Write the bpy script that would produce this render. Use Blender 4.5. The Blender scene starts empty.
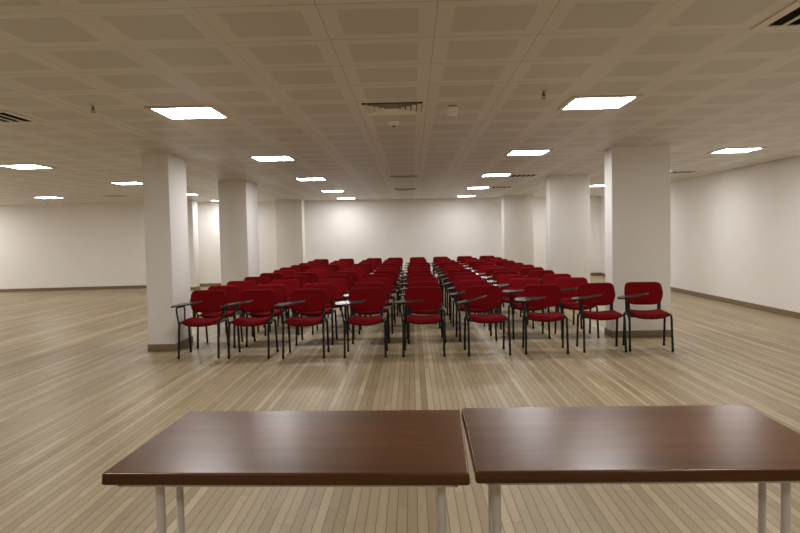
import bpy, bmesh, math, random
from mathutils import Vector, Matrix
random.seed(7)
S = bpy.context.scene
C = S.collection
H = 2.625            # ceiling height
R = math.radians

# ------------------------------------------------------------------ materials
def srgb(r, g, b):
    f = lambda c: (c/255/12.92) if c/255 <= .04045 else ((c/255+.055)/1.055)**2.4
    return (f(r), f(g), f(b), 1)

def mat(name, col, rough=.5, spec=.5, metal=0., coat=0., coat_rough=.1, sheen=0.):
    m = bpy.data.materials.new(name); m.use_nodes = True
    b = m.node_tree.nodes['Principled BSDF']
    b.inputs['Base Color'].default_value = col
    b.inputs['Roughness'].default_value = rough
    b.inputs['Specular IOR Level'].default_value = spec
    b.inputs['Metallic'].default_value = metal
    b.inputs['Coat Weight'].default_value = coat
    b.inputs['Coat Roughness'].default_value = coat_rough
    b.inputs['Sheen Weight'].default_value = sheen
    return m

class N:
    """tiny node-tree writer"""
    def __init__(s, m): s.t = m.node_tree; s.b = s.t.nodes['Principled BSDF']
    def new(s, k, **kw):
        n = s.t.nodes.new(k)
        for a, v in kw.items(): setattr(n, a, v)
        return n
    def put(s, n, i, v):
        if v is None: return
        if hasattr(v, 'is_output') or isinstance(v, bpy.types.NodeSocket): s.t.links.new(v, n.inputs[i])
        else: n.inputs[i].default_value = v
    def math(s, op, a, b=None, c=None, clamp=False):
        n = s.new('ShaderNodeMath', operation=op); n.use_clamp = clamp
        s.put(n, 0, a); s.put(n, 1, b); s.put(n, 2, c)
        return n.outputs[0]
    def noise(s, vec, scale, detail=2, rough=.5, dims='3D'):
        n = s.new('ShaderNodeTexNoise', noise_dimensions=dims)
        s.put(n, 'Vector', vec); n.inputs['Scale'].default_value = scale
        n.inputs['Detail'].default_value = detail; n.inputs['Roughness'].default_value = rough
        return n.outputs['Fac']
    def mapping(s, vec, scale=(1, 1, 1), loc=(0, 0, 0)):
        n = s.new('ShaderNodeMapping'); s.put(n, 'Vector', vec)
        n.inputs['Scale'].default_value = scale; n.inputs['Location'].default_value = loc
        return n.outputs[0]
    def ramp(s, fac, stops):
        n = s.new('ShaderNodeValToRGB'); s.put(n, 0, fac)
        e = n.color_ramp.elements
        while len(e) < len(stops): e.new(.5)
        for x, (p, c) in zip(e, stops): x.position = p; x.color = c
        return n.outputs[0]
    def mix(s, fac, a, b, blend='MIX'):
        n = s.new('ShaderNodeMix', data_type='RGBA', blend_type=blend)
        s.put(n, 0, fac); s.put(n, 6, a); s.put(n, 7, b)
        return n.outputs[2]
    def obj(s): return s.new('ShaderNodeTexCoord').outputs['Object']
    def xyz(s, v):
        n = s.new('ShaderNodeSeparateXYZ'); s.put(n, 0, v); return n.outputs
    def comb(s, x, y, z):
        n = s.new('ShaderNodeCombineXYZ'); s.put(n, 0, x); s.put(n, 1, y); s.put(n, 2, z); return n.outputs[0]
    def white(s, v):
        n = s.new('ShaderNodeTexWhiteNoise', noise_dimensions='3D'); s.put(n, 'Vector', v); return n.outputs['Value']
    def bump(s, h, strength, dist=.01):
        n = s.new('ShaderNodeBump'); s.put(n, 'Height', h)
        n.inputs['Strength'].default_value = strength; n.inputs['Distance'].default_value = dist
        s.t.links.new(n.outputs[0], s.b.inputs['Normal'])
    def base(s, c): s.t.links.new(c, s.b.inputs['Base Color'])

M = {}
# painted plaster
M['paint'] = mat('wall_paint', srgb(228, 222, 215), .6, .3)
n = N(M['paint']); f = n.noise(n.obj(), 2.2, 4)
n.base(n.mix(f, srgb(243, 240, 237), srgb(248, 246, 244)))
n.bump(n.noise(n.obj(), 60, 3), .03)
# floor: narrow boards running into the depth of the room
M['floor'] = mat('floor_boards', srgb(170, 145, 112), .42, .4)
n = N(M['floor']); o = n.obj(); x, y, z = n.xyz(o)
PW = .054
u = n.math('DIVIDE', x, PW); iu = n.math('FLOOR', u); fu = n.math('FRACT', u)
r1 = n.white(n.comb(iu, 3.1, 0))
yy = n.math('ADD', n.math('DIVIDE', y, .6), n.math('MULTIPLY', n.math('FLOOR', n.math('MULTIPLY', r1, 3)), .333))
iy = n.math('FLOOR', yy); fy = n.math('FRACT', yy)
r2 = n.white(n.comb(iu, iy, 1.7))
grp = n.noise(n.comb(n.math('MULTIPLY', iu, .35), n.math('MULTIPLY', iy, .06), 0), 1.0, 2)
grain = n.noise(n.mapping(o, (90, 3.0, 1)), 1.0, 4, .65)
patch = n.noise(o, .6, 2)
t = n.math('ADD', n.math('ADD', n.math('MULTIPLY', r2, .15), n.math('MULTIPLY', r1, .34)),
           n.math('ADD', n.math('MULTIPLY', grp, .24), n.math('MULTIPLY', grain, .26)))
t = n.math('SUBTRACT', n.math('ADD', t, n.math('MULTIPLY', patch, .08)), -.02)
col = n.ramp(t, [(.2, srgb(134, 116, 86)), (.45, srgb(156, 138, 107)), (.62, srgb(170, 152, 120)), (.9, srgb(204, 188, 156))])
e1 = n.math('MINIMUM', fu, n.math('SUBTRACT', 1, fu))
seam = n.math('LESS_THAN', e1, .045)
e2 = n.math('MINIMUM', fy, n.math('SUBTRACT', 1, fy))
joint = n.math('LESS_THAN', e2, .0035)
sm = n.math('MAXIMUM', n.math('MULTIPLY', seam, .8), n.math('MULTIPLY', joint, .45))
n.base(n.mix(sm, col, srgb(92, 76, 56)))
n.b.inputs['Roughness'].default_value = .42
n.bump(n.math('SUBTRACT', 1, seam), .25, .003)
# ceiling: 60 cm metal tiles, perforated field inside a plain margin
M['ceiling'] = mat('ceiling_tiles', srgb(196, 180, 160), .42, .5)
n = N(M['ceiling']); o = n.obj(); x, y, z = n.xyz(o)
u = n.math('DIVIDE', n.math('SUBTRACT', x, .15), .6); v = n.math('DIVIDE', n.math('SUBTRACT', y, .33), .6)
fu = n.math('FRACT', u); fv = n.math('FRACT', v)
iu = n.math('FLOOR', u); iv = n.math('FLOOR', v)
eu = n.math('MINIMUM', fu, n.math('SUBTRACT', 1, fu)); ev = n.math('MINIMUM', fv, n.math('SUBTRACT', 1, fv))
e = n.math('MINIMUM', eu, ev)
fld = n.math('MULTIPLY', n.math('SUBTRACT', e, .145), 90, clamp=True)
rv = n.white(n.comb(iu, iv, 5.0))
plain = n.mix(rv, srgb(222, 218, 211), srgb(227, 223, 216))
perf = n.mix(rv, srgb(206, 201, 191), srgb(212, 207, 198))
c0 = n.mix(fld, plain, perf)
w = n.math('MULTIPLY', n.white(n.comb(iu, iv, 9.0)), .004)
line = n.math('MAXIMUM', n.math('LESS_THAN', ev, n.math('ADD', w, .0040)), n.math('LESS_THAN', eu, .0030))
rc = n.white(n.comb(n.math('FLOOR', n.math('ADD', u, .5)), 3.3, 8.0))
n.base(n.mix(n.math('MULTIPLY', line, n.math('ADD', .08, n.math('MULTIPLY', rc, .6))), c0, srgb(90, 80, 68)))
# each tile sits at its own very slight tilt
tx = n.math('MULTIPLY', n.math('SUBTRACT', n.white(n.comb(iu, iv, 2.0)), .5), fu)
ty = n.math('MULTIPLY', n.math('SUBTRACT', n.white(n.comb(iu, iv, 4.0)), .5), fv)
n.bump(n.math('SUBTRACT', n.math('ADD', tx, ty), n.math('MULTIPLY', line, .6)), .5, .008)
# stone-look skirting
M['skirt'] = mat('skirting_tile', srgb(132, 113, 86), .45, .4)
n = N(M['skirt']); f = n.noise(n.mapping(n.obj(), (2, 2, 14)), 3, 4, .6)
n.base(n.mix(f, srgb(112, 94, 68), srgb(146, 126, 98)))
# red upholstery
M['red'] = mat('red_fabric', srgb(140, 12, 22), .9, .1)
n = N(M['red']); o = n.obj()
f = n.noise(o, 7, 3); g = n.noise(o, 260, 2)
n.base(n.mix(f, srgb(106, 8, 14), srgb(126, 12, 20)))
n.bump(g, .25, .002)
M['black'] = mat('black_tube', srgb(26, 25, 25), .45, .3)
n = N(M['black']); n.base(n.mix(n.noise(n.obj(), 30), srgb(16, 15, 15), srgb(24, 22, 21)))
M['shell'] = mat('black_plastic', srgb(23, 23, 23), .55, .4)
n = N(M['shell']); n.bump(n.noise(n.obj(), 200), .1, .002)
M['tablet'] = mat('tablet_laminate', srgb(40, 37, 34), .26, .6)
n = N(M['tablet']); n.base(n.mix(n.noise(n.obj(), 12, 3), srgb(24, 22, 20), srgb(36, 33, 30)))
M['rubber'] = mat('rubber', srgb(18, 18, 18), .8, .2)
M['white_metal'] = mat('white_tube', srgb(226, 222, 216), .35, .5)
n = N(M['white_metal']); n.base(n.mix(n.noise(n.obj(), 8), srgb(221, 216, 209), srgb(232, 228, 222)))
M['screw'] = mat('dark_screw', srgb(60, 52, 44), .35, .5, metal=.8)
# table: brown veneer, grain along the length, lacquered
M['wood'] = mat('brown_veneer', srgb(96, 58, 36), .3, .4)
n = N(M['wood']); o = n.obj()
a = n.noise(n.mapping(o, (1.1, 17, 17)), 1.0, 3, .55); b = n.noise(n.mapping(o, (.8, 5, 5)), 1.0, 2)
fl = n.noise(n.mapping(o, (5, 160, 160)), 1.0, 2)
t = n.math('ADD', n.math('ADD', n.math('MULTIPLY', a, .55), n.math('MULTIPLY', b, .35)), n.math('MULTIPLY', fl, .1))
n.base(n.ramp(t, [(.3, srgb(64, 34, 12)), (.5, srgb(90, 52, 22)), (.7, srgb(114, 70, 33))]))
n.b.inputs['Roughness'].default_value = .28
M['fixture'] = mat('fixture_white', srgb(226, 218, 206), .45, .4)
M['vent'] = mat('vent_white', srgb(236, 230, 220), .45, .4)
M['dark'] = mat('duct_dark', srgb(24, 20, 17), .9, .1)
M['chrome'] = mat('sprinkler_metal', srgb(120, 105, 86), .35, .5, metal=.7)
M['plastic_white'] = mat('plastic_white', srgb(246, 243, 236), .4, .4)
M['plenum'] = mat('plenum_dark', srgb(40, 36, 32), .95, .1)
def glow(name, col, k):
    m = bpy.data.materials.new(name); m.use_nodes = True
    t = m.node_tree; t.nodes.clear()
    e = t.nodes.new('ShaderNodeEmission'); q = t.nodes.new('ShaderNodeOutputMaterial')
    e.inputs[0].default_value = col; e.inputs[1].default_value = k
    t.links.new(e.outputs[0], q.inputs[0]); return m
M['lamp'] = glow('lit_diffuser', (1, .982, .962, 1), 32.5)

# ------------------------------------------------------------------ mesh helpers
def link(name, bm, m, parent=None, loc=None, smooth=True, flat=False):
    me = bpy.data.meshes.new(name)
    bmesh.ops.recalc_face_normals(bm, faces=bm.faces)
    bm.to_mesh(me); bm.free()
    me.materials.append(m)
    if smooth:
        for p in me.polygons: p.use_smooth = True
        try: me.set_sharp_from_angle(angle=R(38))
        except Exception: pass
        if flat:                                      # level faces keep their own true normal
            for p in me.polygons:
                if abs(p.normal.z) > .9999: p.use_smooth = False
    o = bpy.data.objects.new(name, me); C.objects.link(o)
    if parent: o.parent = parent
    if loc: o.location = loc
    return o

def box(bm, x0, x1, y0, y1, z0, z1, bev=0., seg=2):
    r = bmesh.ops.create_cube(bm, size=1)
    vs = r['verts']
    for v in vs:
        v.co = Vector(((x0+x1)/2 + v.co.x*(x1-x0), (y0+y1)/2 + v.co.y*(y1-y0), (z0+z1)/2 + v.co.z*(z1-z0)))
    if bev:
        es = list({e for v in vs for e in v.link_edges})
        bmesh.ops.bevel(bm, geom=es, offset=bev, segments=seg, affect='EDGES', profile=.5)
    return bm

def B(*a, **k): return box(bmesh.new(), *a, **k)

def fillet(pts, rad, seg=5, closed=False):
    """round the corners of a 2D/3D polyline"""
    P = [Vector(p) for p in pts]; n = len(P); out = []
    for i, p in enumerate(P):
        r = rad[i] if isinstance(rad, (list, tuple)) else rad
        if (not closed and i in (0, n-1)) or r <= 0: out.append(p.copy()); continue
        a = (P[i-1]-p); b = (P[(i+1) % n]-p)
        la, lb = a.length, b.length; a.normalize(); b.normalize()
        ang = a.angle(b)
        d = min(r/math.tan(ang/2), la*.49, lb*.49)
        q0, q1 = p+a*d, p+b*d
        for k in range(seg+1):
            t = k/seg
            out.append(q0*(1-t)**2 + p*2*t*(1-t) + q1*t*t)
    return out

def tube(bm, pts, r, n=10, flat=1., cap=True):
    """sweep a round (or flattened) section along a polyline"""
    P = [Vector(p) for p in pts]; rings = []; up = None
    for i, p in enumerate(P):
        d = (P[min(i+1, len(P)-1)] - P[max(i-1, 0)]).normalized()
        if up is None:
            up = Vector((1, 0, 0)) if abs(d.x) < .8 else Vector((0, 0, 1))
        s = d.cross(up).normalized(); up2 = s.cross(d).normalized(); up = up2
        rings.append([bm.verts.new(p + s*(r*math.cos(2*math.pi*k/n)) + up2*(r*flat*math.sin(2*math.pi*k/n))) for k in range(n)])
    for a, b in zip(rings, rings[1:]):
        for k in range(n): bm.faces.new((a[k], a[(k+1) % n], b[(k+1) % n], b[k]))
    if cap: bm.faces.new(rings[0][::-1]); bm.faces.new(rings[-1])
    return bm

def pad(bm, outline, t, r, fn, inner=(.75, .5, .25), arc=4, taper=0.):
    """a cushion: 2D outline, thickness t, edge rounding r; fn maps (a, b, c) to a 3D point"""
    n = len(outline)
    cx = sum(p[0] for p in outline)/n; cy = sum(p[1] for p in outline)/n
    ex = max(abs(p[0]-cx) for p in outline); ey = max(abs(p[1]-cy) for p in outline)
    prof = []
    for k in reversed(inner): prof.append((k, -t/2))
    for k in range(arc+1):
        a = -math.pi/2 + math.pi/2*k/arc
        prof.append((('e', r-r*math.cos(a)), -t/2 + r + r*math.sin(a)))
    for k in range(arc+1):
        a = math.pi/2*k/arc
        prof.append((('e', r-r*math.cos(a)), t/2 - r + r*math.sin(a)))
    for k in inner: prof.append((k, t/2))
    rings = []
    for s, c in prof:
        ring = []
        for p in outline:
            dx, dy = p[0]-cx, p[1]-cy
            if isinstance(s, tuple): sx, sy = 1-s[1]/ex, 1-s[1]/ey
            else: sx = sy = s*(1-r/min(ex, ey))
            ring.append(bm.verts.new(fn(cx+dx*sx, cy+dy*sy, c)))
        rings.append(ring)
    for a, b in zip(rings, rings[1:]):
        for k in range(n): bm.faces.new((a[k], a[(k+1) % n], b[(k+1) % n], b[k]))
    bm.faces.new(rings[0][::-1]); bm.faces.new(rings[-1])
    return bm

def cyl(bm, c, r, h, n=20, r2=None, axis='z'):
    m = Matrix.Translation(c)
    if axis == 'x': m = m @ Matrix.Rotation(R(90), 4, 'Y')
    if axis == 'y': m = m @ Matrix.Rotation(R(90), 4, 'X')
    bmesh.ops.create_cone(bm, cap_ends=True, segments=n, radius1=r, radius2=r if r2 is None else r2, depth=h, matrix=m)
    return bm

def tag(o, label, cat, group=None):
    o['label'] = label; o['category'] = cat
    if group: o['group'] = group
    return o

def thing(name, label, cat, loc=(0, 0, 0), rz=0., group=None):
    o = bpy.data.objects.new(name, None); C.objects.link(o)
    o.location = loc; o.rotation_euler = (0, 0, rz); o.empty_display_size = .1
    return tag(o, label, cat, group)

def struct(name, bm, m, smooth=False):
    o = link(name, bm, m, smooth=smooth); o['kind'] = 'structure'; return o

def copy_tree(o, parent=None):
    c = o.copy(); C.objects.link(c); c.parent = parent
    for ch in list(KIDS.get(o.name, [])): copy_tree(ch, c)
    return c
KIDS = {}
def index_kids(root):
    KIDS[root.name] = list(root.children)
    for ch in root.children: index_kids(ch)

# ------------------------------------------------------------------ the room
XL, XR, YB = -14.0, 6.25, -4.0
struct('floor', B(XL-.2, XR+.2, YB-.2, 24, -.1, 0), M['floor'])
struct('ceiling', B(XL-.2, XR-.05, YB-.2, 24, H, H+.02), M['ceiling'])
struct('ceiling_slab', B(XL-.2, XR+.2, YB-.2, 24, H+.35, H+.45), M['plenum'])
struct('wall_right', B(XR, XR+.2, YB-.2, 24, 0, H+.35), M['paint'])
struct('wall_left', B(XL-.2, XL, YB-.2, 24, 0, H+.35), M['paint'])
struct('wall_rear', B(XL-.2, XR+.2, YB-.2, YB, 0, H+.35), M['paint'])
# the far wall is not quite square to the room
SL = .127; YW = 21.58
def wy(x): return YW + SL*x
bm = bmesh.new()
vs = [bm.verts.new((x, wy(x)+d, zz)) for zz in (0, H+.35) for x, d in ((XL-.2, 0), (XR+.2, 0), (XR+.2, .2), (XL-.2, .2))]
for f in ((0, 1, 2, 3), (4, 5, 6, 7), (0, 1, 5, 4), (1, 2, 6, 5), (2, 3, 7, 6), (3, 0, 4, 7)): bm.faces.new([vs[i] for i in f])
struct('wall_back', bm, M['paint'])
SK = .095
bm = bmesh.new()
vs = [bm.verts.new((x, wy(x)+d, zz)) for zz in (0, SK) for x, d in ((XL, -.015), (XR, -.015), (XR, .02), (XL, .02))]
for f in ((0, 1, 2, 3), (4, 5, 6, 7), (0, 1, 5, 4), (1, 2, 6, 5), (2, 3, 7, 6), (3, 0, 4, 7)): bm.faces.new([vs[i] for i in f])
struct('baseboard_back', bm, M['skirt'])
struct('baseboard_right', B(XR-.015, XR+.02, YB, wy(XR)-.02, 0, SK, bev=.003), M['skirt'])
struct('baseboard_left', B(XL-.02, XL+.015, YB, wy(XL)-.02, 0, SK, bev=.003), M['skirt'])
# edge angle along the right wall, open in two places
for k, (a, b) in enumerate(((YB, 10.95), (11.95, 12.55), (13.0, 22.2))):
    bm = B(XR-.065, XR, a, b, H-.004, H); box(bm, XR-.003, XR, a, b, H-.022, H)
    struct('trim_%d' % (k+1), bm, M['vent'])

PIL = [  # x0, x1, y0, y1, label
    (-3.55, -3.20, 8.84, 9.55, 'white square pillar at the left front corner of the chair block'),
    (-3.79, -3.24, 13.15, 14.1, 'white pillar second from the front on the left of the chairs'),
    (-4.11, -3.31, 20.22, 20.7, 'white pillar farthest back on the left, close to the far wall'),
    (2.76, 3.56, 9.30, 9.66, 'wide white pillar behind the rightmost front chair'),
    (2.80, 3.615, 13.68, 14.05, 'wide white pillar second from the front on the right of the chairs'),
    (2.83, 3.73, 20.68, 21.25, 'wide white pillar farthest back on the right, close to the far wall'),
    (-6.95, -6.33, 19.3, 19.75, 'white pillar standing alone in the far left bay'),
]
for x0, x1, y0, y1, lb in PIL:
    t = thing('pillar', lb, 'pillar', ((x0+x1)/2, (y0+y1)/2, 0), 0, 'white pillars of the hall')
    hx, hy = (x1-x0)/2, (y1-y0)/2
    link('shaft', B(-hx, hx, -hy, hy, 0, H+.005, bev=.006), M['paint'], t)
    bm = bmesh.new(); e = .012
    box(bm, -hx-e, hx+e, -hy-e, -hy, 0, SK, bev=.002); box(bm, -hx-e, hx+e, hy, hy+e, 0, SK, bev=.002)
    box(bm, -hx-e, -hx, -hy, hy, 0, SK, bev=.002); box(bm, hx, hx+e, -hy, hy, 0, SK, bev=.002)
    link('skirting', bm, M['skirt'], t)

# ------------------------------------------------------------------ ceiling fittings
def light_proto():
    t = thing('ceiling_light', '', 'ceiling light')
    bm = bmesh.new(); a, b = .298, .254
    box(bm, -a, a, -a, -b, -.012, 0, bev=.002); box(bm, -a, a, b, a, -.012, 0, bev=.002)
    box(bm, -a, -b, -b, b, -.012, 0, bev=.002); box(bm, b, a, -b, b, -.012, 0, bev=.002)
    link('frame', bm, M['fixture'], t)
    d = link('diffuser', B(-b, b, -b, b, -.008, -.002), M['lamp'], t, smooth=False)
    d.data.materials.append(M['fixture'])            # only the lower face gives light
    for p in d.data.polygons: p.material_index = 0 if p.normal.z < -.5 else 1
    index_kids(t); return t
ORD = ['first', 'second', 'third', 'fourth', 'fifth', 'sixth', 'seventh', 'eighth', 'ninth', 'tenth', 'eleventh', 'twelfth']
lines = [(-1.965, [6.03, 9.63, 13.23, 16.83, 20.3], 'line left of the middle vents'),
         (1.67, [6.03, 9.63, 13.23, 16.83, 20.43], 'line right of the middle vents'),
         (-5.68, [9.95, 13.23, 16.83, 20.0], 'line left of the pillars'),
         (4.76, [9.95, 13.3, 17.0, 20.6], 'line between the right wall and the pillars'),
         (-9.22, [13.23, 16.95], 'line farthest left')]
extra = [(-1.95, 2.43), (1.65, 2.43), (-5.7, 6.2), (-5.7, 2.43), (4.78, 6.2), (4.78, 2.43), (-9.3, 9.6), (-9.3, 5.9),
         (-1.95, -1.2), (1.65, -1.2), (-12.9, 13.2), (-12.9, 9.6), (-12.9, 16.8), (-12.9, 18.6)]  # unseen panels; the leftmost are added to brighten the far wall's left part
lp = light_proto(); first = True
for X, ys, nm in lines:
    for k, Y in enumerate(ys):
        o = lp if first else copy_tree(lp); first = False
        o.location = (X + (.10 if (X, k) == (-5.68, 1) else -.05 if (X, k) == (-5.68, 0) else 0), Y, H)
        tag(o, 'lit ceiling panel, %s in the %s' % ('nearest one' if k == 0 else ORD[k], nm), 'ceiling light', 'lit ceiling panels')
for k, (X, Y) in enumerate(extra):
    o = copy_tree(lp); o.location = (X, Y, H)
    tag(o, 'lit square ceiling panel out of view above the tables' if Y < 4 else
        'lit square ceiling panel added out of view to the side', 'ceiling light', 'lit ceiling panels out of view')

def diffuser(X, Y, lb):
    """square four-way supply diffuser"""
    t = thing('air_diffuser', lb, 'vent', (X, Y, H), 0, 'square air diffusers along the middle of the ceiling')
    bm = bmesh.new(); a, b = .292, .262
    box(bm, -a, a, -a, -b, -.008, 0); box(bm, -a, a, b, a, -.008, 0); box(bm, -a, -b, -b, b, -.008, 0); box(bm, b, a, -b, b, -.008, 0)
    link('frame', bm, M['vent'], t)
    link('back_plate', B(-b, b, -b, b, -.002, -.0005), M['dark'], t)
    for k in range(5):                                  # nested sloping cones
        o1 = .255-.048*k; i1 = o1-.040; z1, z0 = -.004, -.024
        bm = bmesh.new()
        q = [[bm.verts.new((sx*s, sy*s, zz)) for sx, sy in ((-1, -1), (1, -1), (1, 1), (-1, 1))] for s, zz in ((i1, z1), (o1, z0), (o1, z0+.002), (i1, z1+.002))]
        for a1, b1 in ((0, 1), (1, 2), (2, 3), (3, 0)):
            for j in range(4): bm.faces.new((q[a1][j], q[a1][(j+1) % 4], q[b1][(j+1) % 4], q[b1][j]))
        link('blade', bm, M['vent'], t, smooth=False)
    return t
diffuser(-.15, 6.03, 'square air diffuser nearest the camera, at the middle of the ceiling')
diffuser(-.15, 13.23, 'square air diffuser at the middle of the ceiling, second from the camera')
diffuser(-.15, 16.83, 'square air diffuser at the middle of the ceiling, nearest the far wall')

def grille(X, Y, lb):
    """return grille: four dark slots along Y"""
    t = thing('slot_grille', lb, 'vent', (X, Y, H), 0, 'slotted return grilles in the ceiling')
    bm = bmesh.new(); a, b = .292, .235
    box(bm, -a, a, -a, -b, -.008, 0); box(bm, -a, a, b, a, -.008, 0); box(bm, -a, -b, -b, b, -.008, 0); box(bm, b, a, -b, b, -.008, 0)
    link('frame', bm, M['vent'], t)
    link('back_plate', B(-b, b, -b, b, -.002, -.0005), M['dark'], t)
    for k in range(4):
        x = -b + (k+1)*2*b/5
        link('slat', B(x-.012, x+.012, -b, b, -.009, -.004), M['vent'], t)
    return t
grille(2.25, 3.63, 'slotted grille in the ceiling at the top right corner of the view')
grille(-3.75, 6.03, 'slotted grille in the ceiling at the left edge of the view')
grille(2.25, 13.53, 'dark slotted grille just right of the third panel of the right light line')
grille(2.25, 16.83, 'dark slotted grille just right of the fourth panel of the right light line')
grille(5.40, 13.53, 'dark slotted grille between the front right pillar and right wall')
grille(-7.5, 16.95, 'dark slotted grille in the far left bay of the ceiling')

t = thing('smoke_detector', 'round white smoke detector just behind the nearest air diffuser', 'smoke detector', (-.16, 6.80, H))
bm = cyl(bmesh.new(), (0, 0, -.008), .055, .016, 28)
link('base', bm, M['plastic_white'], t)
link('head', cyl(bmesh.new(), (0, 0, -.028), .032, .025, 28, r2=.046), M['plastic_white'], t)
link('sensor', cyl(bmesh.new(), (0, 0, -.043), .020, .006, 20), M['dark'], t)
t = thing('ceiling_sensor', 'small white box hanging from the ceiling right of the nearest air diffuser', 'sensor', (.385, 6.0, H))
link('bracket', B(-.012, .012, -.012, .012, -.02, 0, bev=.003), M['plastic_white'], t)
bm = B(-.043, .043, -.03, .03, -.09, -.005, bev=.008)
hd = link('body', bm, M['plastic_white'], t); hd.rotation_euler = (R(24), R(4), 0)
for X, Y, lb in ((1.086, 5.49, 'small metal sprinkler head left of the nearest right light panel'),
                 (-2.644, 5.61, 'small metal sprinkler head left of the nearest left light panel')):
    t = thing('ceiling_sprinkler', lb, 'sprinkler', (X, Y, H), 0, 'ceiling sprinklers')
    link('cover_ring', cyl(bmesh.new(), (0, 0, -.003), .03, .006, 20), M['vent'], t)
    link('stem', cyl(bmesh.new(), (0, 0, -.022), .009, .04, 12), M['chrome'], t)
    bm = tube(bmesh.new(), [(-.012, 0, -.03), (-.014, 0, -.045), (0, 0, -.058), (.014, 0, -.045), (.012, 0, -.03)], .003, 6)
    link('yoke', bm, M['chrome'], t)
    link('deflector', cyl(bmesh.new(), (0, 0, -.06), .018, .003, 16), M['chrome'], t)

# ------------------------------------------------------------------ the chair (faces -Y, writing tablet on -X)
def chair_proto():
    t = thing('tablet_chair', '', 'chair')
    # seat cushion
    ol = fillet([(-.212, -.225), (.212, -.225), (.205, .20), (-.205, .20)], [.07, .07, .09, .09], 6, True)
    d2 = []
    for i, p in enumerate(ol):                      # a denser outline so the cushion can bend
        q = ol[(i+1) % len(ol)]; d2.append(p)
        L = (q-p).length
        for k in range(1, int(L/.05)+1):
            d2.append(p.lerp(q, k/(int(L/.05)+1)))
    def seat_fn(a, b, c):
        z = .456 + c - .026*(1-(a/.212)**2) + .006*(b+.225)/.425
        if b < -.11: z -= .010*((-.11-b)/.115)**2
        return (a, b, z)
    s = link('seat', pad(bmesh.new(), d2, .044, .020, seat_fn), M['red'], t)
    def under_fn(a, b, c):
        x, y, z = seat_fn(a, b, c); return (x, y, z-.025)
    d3 = [p*.93 for p in d2]
    link('seat_shell', pad(bmesh.new(), d3, .016, .006, under_fn, arc=2), M['shell'], s)
    # backrest
    ol = fillet([(-.205, 0), (-.12, -.028), (.12, -.028), (.205, 0), (.242, .13), (.222, .305), (-.222, .305), (-.242, .13)],
                [.05, .3, .3, .05, .2, .075, .075, .2], 6, True)
    d2 = []
    for i, p in enumerate(ol):
        q = ol[(i+1) % len(ol)]; d2.append(p); L = (q-p).length
        for k in range(1, int(L/.05)+1): d2.append(p.lerp(q, k/(int(L/.05)+1)))
    def back_fn(a, b, c):
        y = .195 + b*.25 + .030*(1-(a/.24)**2) - c
        return (a, y, .553 + b*.857 - c*.22)
    s = link('backrest', pad(bmesh.new(), d2, .042, .019, back_fn), M['red'], t)
    def bshell(a, b, c):
        x, y, z = back_fn(a, b, c); return (x, y+.018, z+.004)
    link('back_shell', pad(bmesh.new(), [Vector((p[0]*.97, (p[1]-.14)*.96+.14)) for p in d2], .022, .009, bshell, arc=2), M['shell'], s)
    for sx in (-1, 1):                              # flat black brackets from seat to backrest
        bm = tube(bmesh.new(), fillet([(sx*.185, .06, .425), (sx*.185, .215, .43), (sx*.195, .258, .61)], .05, 5), .008, 12, 2.9)
        link('back_bracket', bm, M['shell'], t)
    # tubular frame
    r = .014
    for sx in (-1, 1):
        X = sx*.25; zt = .437
        f = fillet([(X, -.235, .0), (X*.985, -.185, zt), (X*.985, -.05, zt)], .055, 6)
        lg = link('leg', tube(bmesh.new(), f, r, 10), M['black'], t)
        link('foot_cap', cyl(bmesh.new(), (X, -.2345, .012), .0155, .024, 12), M['rubber'], lg)
        f = fillet([(X, .23, .0), (X*.985, .165, zt), (X*.985, .05, zt)], .055, 6)
        lg = link('leg', tube(bmesh.new(), f, r, 10), M['black'], t)
        link('foot_cap', cyl(bmesh.new(), (X, .2295, .012), .0155, .024, 12), M['rubber'], lg)
        link('side_rail', tube(bmesh.new(), [(X*.985, -.055, zt), (X*.985, .055, zt)], r*1.0, 10), M['black'], t)
    for y in (-.10, .09):
        link('crossbar', tube(bmesh.new(), fillet([(-.246, y, .433), (-.20, y, .412), (.20, y, .412), (.246, y, .433)], .03, 3), .010, 8), M['black'], t)
    # tablet arm
    bm = tube(bmesh.new(), fillet([(-.252, -.17, .40), (-.262, -.175, .47), (-.285, -.165, .615), (-.28, -.12, .632), (-.255, .02, .632), (-.25, .05, .60), (-.248, .03, .437)], .03, 4), .0105, 8)
    sp = link('tablet_support', bm, M['black'], t)
    link('hinge', B(-.305, -.215, -.12, .0, .634, .648, bev=.004), M['black'], sp)
    ol = fillet([(-.395, -.175), (-.30, -.215), (-.06, -.10), (-.015, -.03), (-.04, .035), (-.22, .06), (-.375, .075), (-.41, -.05)],
                [.06, .06, .08, .05, .05, .2, .06, .12], 5, True)
    link('tablet', pad(bmesh.new(), [Vector((p[0]+.28, p[1]+.05)) for p in ol], .018, .006, lambda a, b, c: (a, b, c), inner=(.5,), arc=2),
         M['tablet'], t, loc=(-.245, -.05, .658), flat=True)
    index_kids(t); return t
cp = chair_proto()

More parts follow.
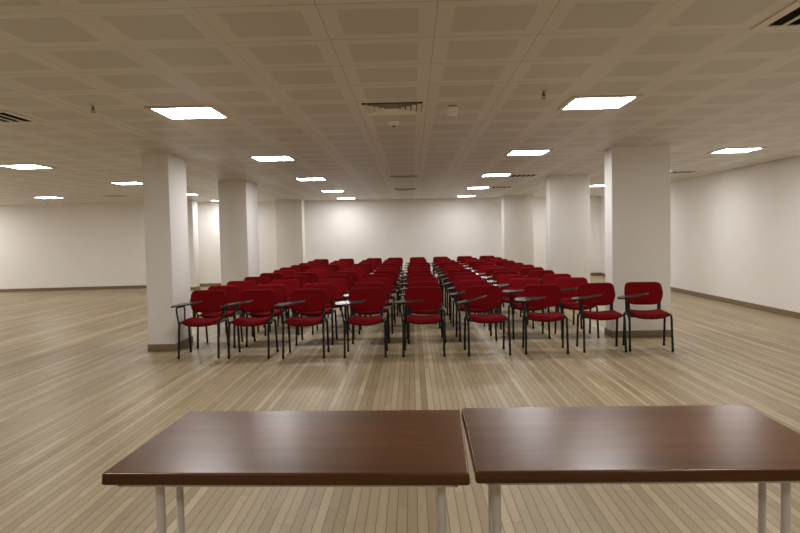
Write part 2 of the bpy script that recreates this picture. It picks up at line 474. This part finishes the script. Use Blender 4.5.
FX = [-2.69, -2.04, -1.355, -.600, .125, .905, 1.635, 2.345]      # front row
LX = [-2.70, -1.95, -1.16, -.50, .19, .86, 1.54, 2.20]           # last row
FY = [8.48, 8.42, 8.34, 8.33, 8.33, 8.32, 8.36, 8.41]
FR = [0, -2, 0, 0, -2, 2, -5, -3]
RY = [8.36, 9.41, 10.36, 11.41, 12.52, 13.58, 14.66, 15.83, 17.0, 18.25, 19.65]
CO = [-.12, -.06, 0, 0, -.03, .04, .16, .10]                     # how far each file runs ahead or behind
TR = [7, 7, 6, 3, 3, 13, 3, 7]                                   # sideways lift of the tablet (degrees)
TX = [2.0, 2.0, 2.0, 3.0, -1, -1, 3.0, -1]                       # lean of the tablet towards the camera
names = ['front'] + [w for w in ORD[1:10]] + ['last']
cols = ['leftmost', 'second from the left', 'third from the left', 'fourth from the left', 'fourth from the right', 'third from the right',
        'second from the right', 'rightmost']
def seat_chair(o, x, y, rz, tr, tx, lb):
    o.location = (x, y, 0); o.rotation_euler = (0, 0, R(rz))
    tag(o, lb, 'chair', 'red tablet-arm chairs set out in rows')
    for ch in (o.children):
        if ch.name.split('.')[0] == 'tablet': ch.rotation_euler = (R(tx), R(-tr), 0)
first = True
for r in range(11):
    for c in range(8):
        k = r/10
        if r == 0: x, y, rz = FX[c], FY[c], FR[c]
        else:
            x = FX[c]*(1-k) + LX[c]*k + random.uniform(-.035, .035)
            y = RY[r] + CO[c]*(1-k*.6) + random.uniform(-.06, .06); rz = random.uniform(-4, 4)
        o = cp if first else copy_tree(cp); first = False
        if r == 0:
            lb = ['red tablet-arm chair leftmost in the front row, beside the left pillar', 'red tablet-arm chair second from the left in the front row',
                  'red tablet-arm chair third from the left in the front row', 'red tablet-arm chair fourth from the left in the front row',
                  'red tablet-arm chair in the middle of the front row, fifth from either end', 'red tablet-arm chair fourth from the right in the front row',
                  'red tablet-arm chair third from the right in the front row', 'red tablet-arm chair second from the right in the front row'][c]
        else:
            lb = 'red tablet-arm chair %s in the %s row%s' % (cols[c], names[r], '' if r == 10 else ' from the front')
        seat_chair(o, x, y, rz, TR[c] + (random.uniform(-2, 2) if r else 0), TX[c] + (random.uniform(-1, 1) if r else 0), lb)
o = copy_tree(cp)
seat_chair(o, 2.93, 8.42, -8, 8, -1, 'red tablet-arm chair rightmost in the front row, in front of the wide right pillar')

# ------------------------------------------------------------------ the two tables
def table(lb, cx, cy, rz, w, d, legs_l, legs_r, fy, ry):
    T = .745
    t = thing('folding_table', lb, 'table', (cx, cy, 0), R(rz), 'brown folding tables in the foreground')
    ol = fillet([(-w/2, -d/2), (w/2, -d/2), (w/2, d/2), (-w/2, d/2)], .012, 4, True)
    def fn(a, b, c):
        k = 1 + (.004 if c < 0 else 0)
        return (a*k, b*k, T-.020+c)
    link('tabletop', pad(bmesh.new(), ol, .040, .007, fn, inner=(.5,), arc=5), M['wood'], t, flat=True)
    bm = bmesh.new(); a, b = w/2-.035, d/2-.035
    box(bm, -a, a, -b, -b+.022, T-.058, T-.038, bev=.003); box(bm, -a, a, b-.022, b, T-.058, T-.038, bev=.003)
    box(bm, -a, -a+.022, -b, b, T-.058, T-.038, bev=.003); box(bm, a-.022, a, -b, b, T-.058, T-.038, bev=.003)
    link('under_frame', bm, M['white_metal'], t)
    for X in (legs_l, legs_r):
        r = .0155
        lg = link('leg', tube(bmesh.new(), [(X, fy, .02), (X, fy, T-.04)], r, 16), M['white_metal'], t)
        bm = tube(bmesh.new(), fillet([(X, ry, .02), (X, ry, T-.07), (X, fy+.01, T-.07)], .035, 6), r*.9, 16)
        link('leg', bm, M['white_metal'], t)
        bm = B(X-.02, X+.02, fy-.016, fy+.05, T-.085, T-.055, bev=.004)
        br = link('hinge_bracket', bm, M['white_metal'], t)
        link('screw', cyl(bmesh.new(), (X-.021 if X > 0 else X+.021, fy+.04, T-.068), .007, .008, 12, axis='x'), M['screw'], br)
        bm = tube(bmesh.new(), fillet([(X, -d/2+.06, .0), (X, -d/2+.07, .022), (X, d/2-.07, .022), (X, d/2-.06, .0)], .02, 3), .016, 12)
        link('foot_bar', bm, M['white_metal'], t)
    return t
table('brown folding table on the left, with a white double leg near its left end', -.410, 2.455, -2.2, 1.178, .76, -.475, .50, -.20, -.03)
table('brown folding table on the right, running out of view at the right edge', .790, 2.445, -.9, 1.195, .775, -.512, .475, -.16, .0)

# ------------------------------------------------------------------ world, camera, view
W = bpy.data.worlds.new('world'); S.world = W; W.use_nodes = True
W.node_tree.nodes['Background'].inputs[0].default_value = (0, 0, 0, 1)
W.node_tree.nodes['Background'].inputs[1].default_value = 0
cam = bpy.data.cameras.new('camera'); co = bpy.data.objects.new('camera', cam); C.objects.link(co)
cam.sensor_width = 36; cam.lens = 670*36/800; cam.clip_end = 200
co.matrix_world = Matrix(((0.999626, 0.019799, 0.018849, 0),
                           (0.017887, 0.047699, -0.998702, 0),
                           (-0.020672, 0.998666, 0.047327, 1.49),
                           (0, 0, 0, 1)))
S.camera = co
vs = S.view_settings
vs.view_transform = 'Standard'; vs.look = 'None'; vs.gamma = 1; vs.use_curve_mapping = False
vs.exposure = 0.0
S.cycles.use_adaptive_sampling = False
S.cycles.sampling_pattern = 'TABULATED_SOBOL'
S.cycles.use_denoising = True
S.cycles.denoising_input_passes = 'RGB_ALBEDO_NORMAL'
S.cycles.denoising_prefilter = 'ACCURATE'
S.cycles.max_bounces = 10; S.cycles.diffuse_bounces = 6
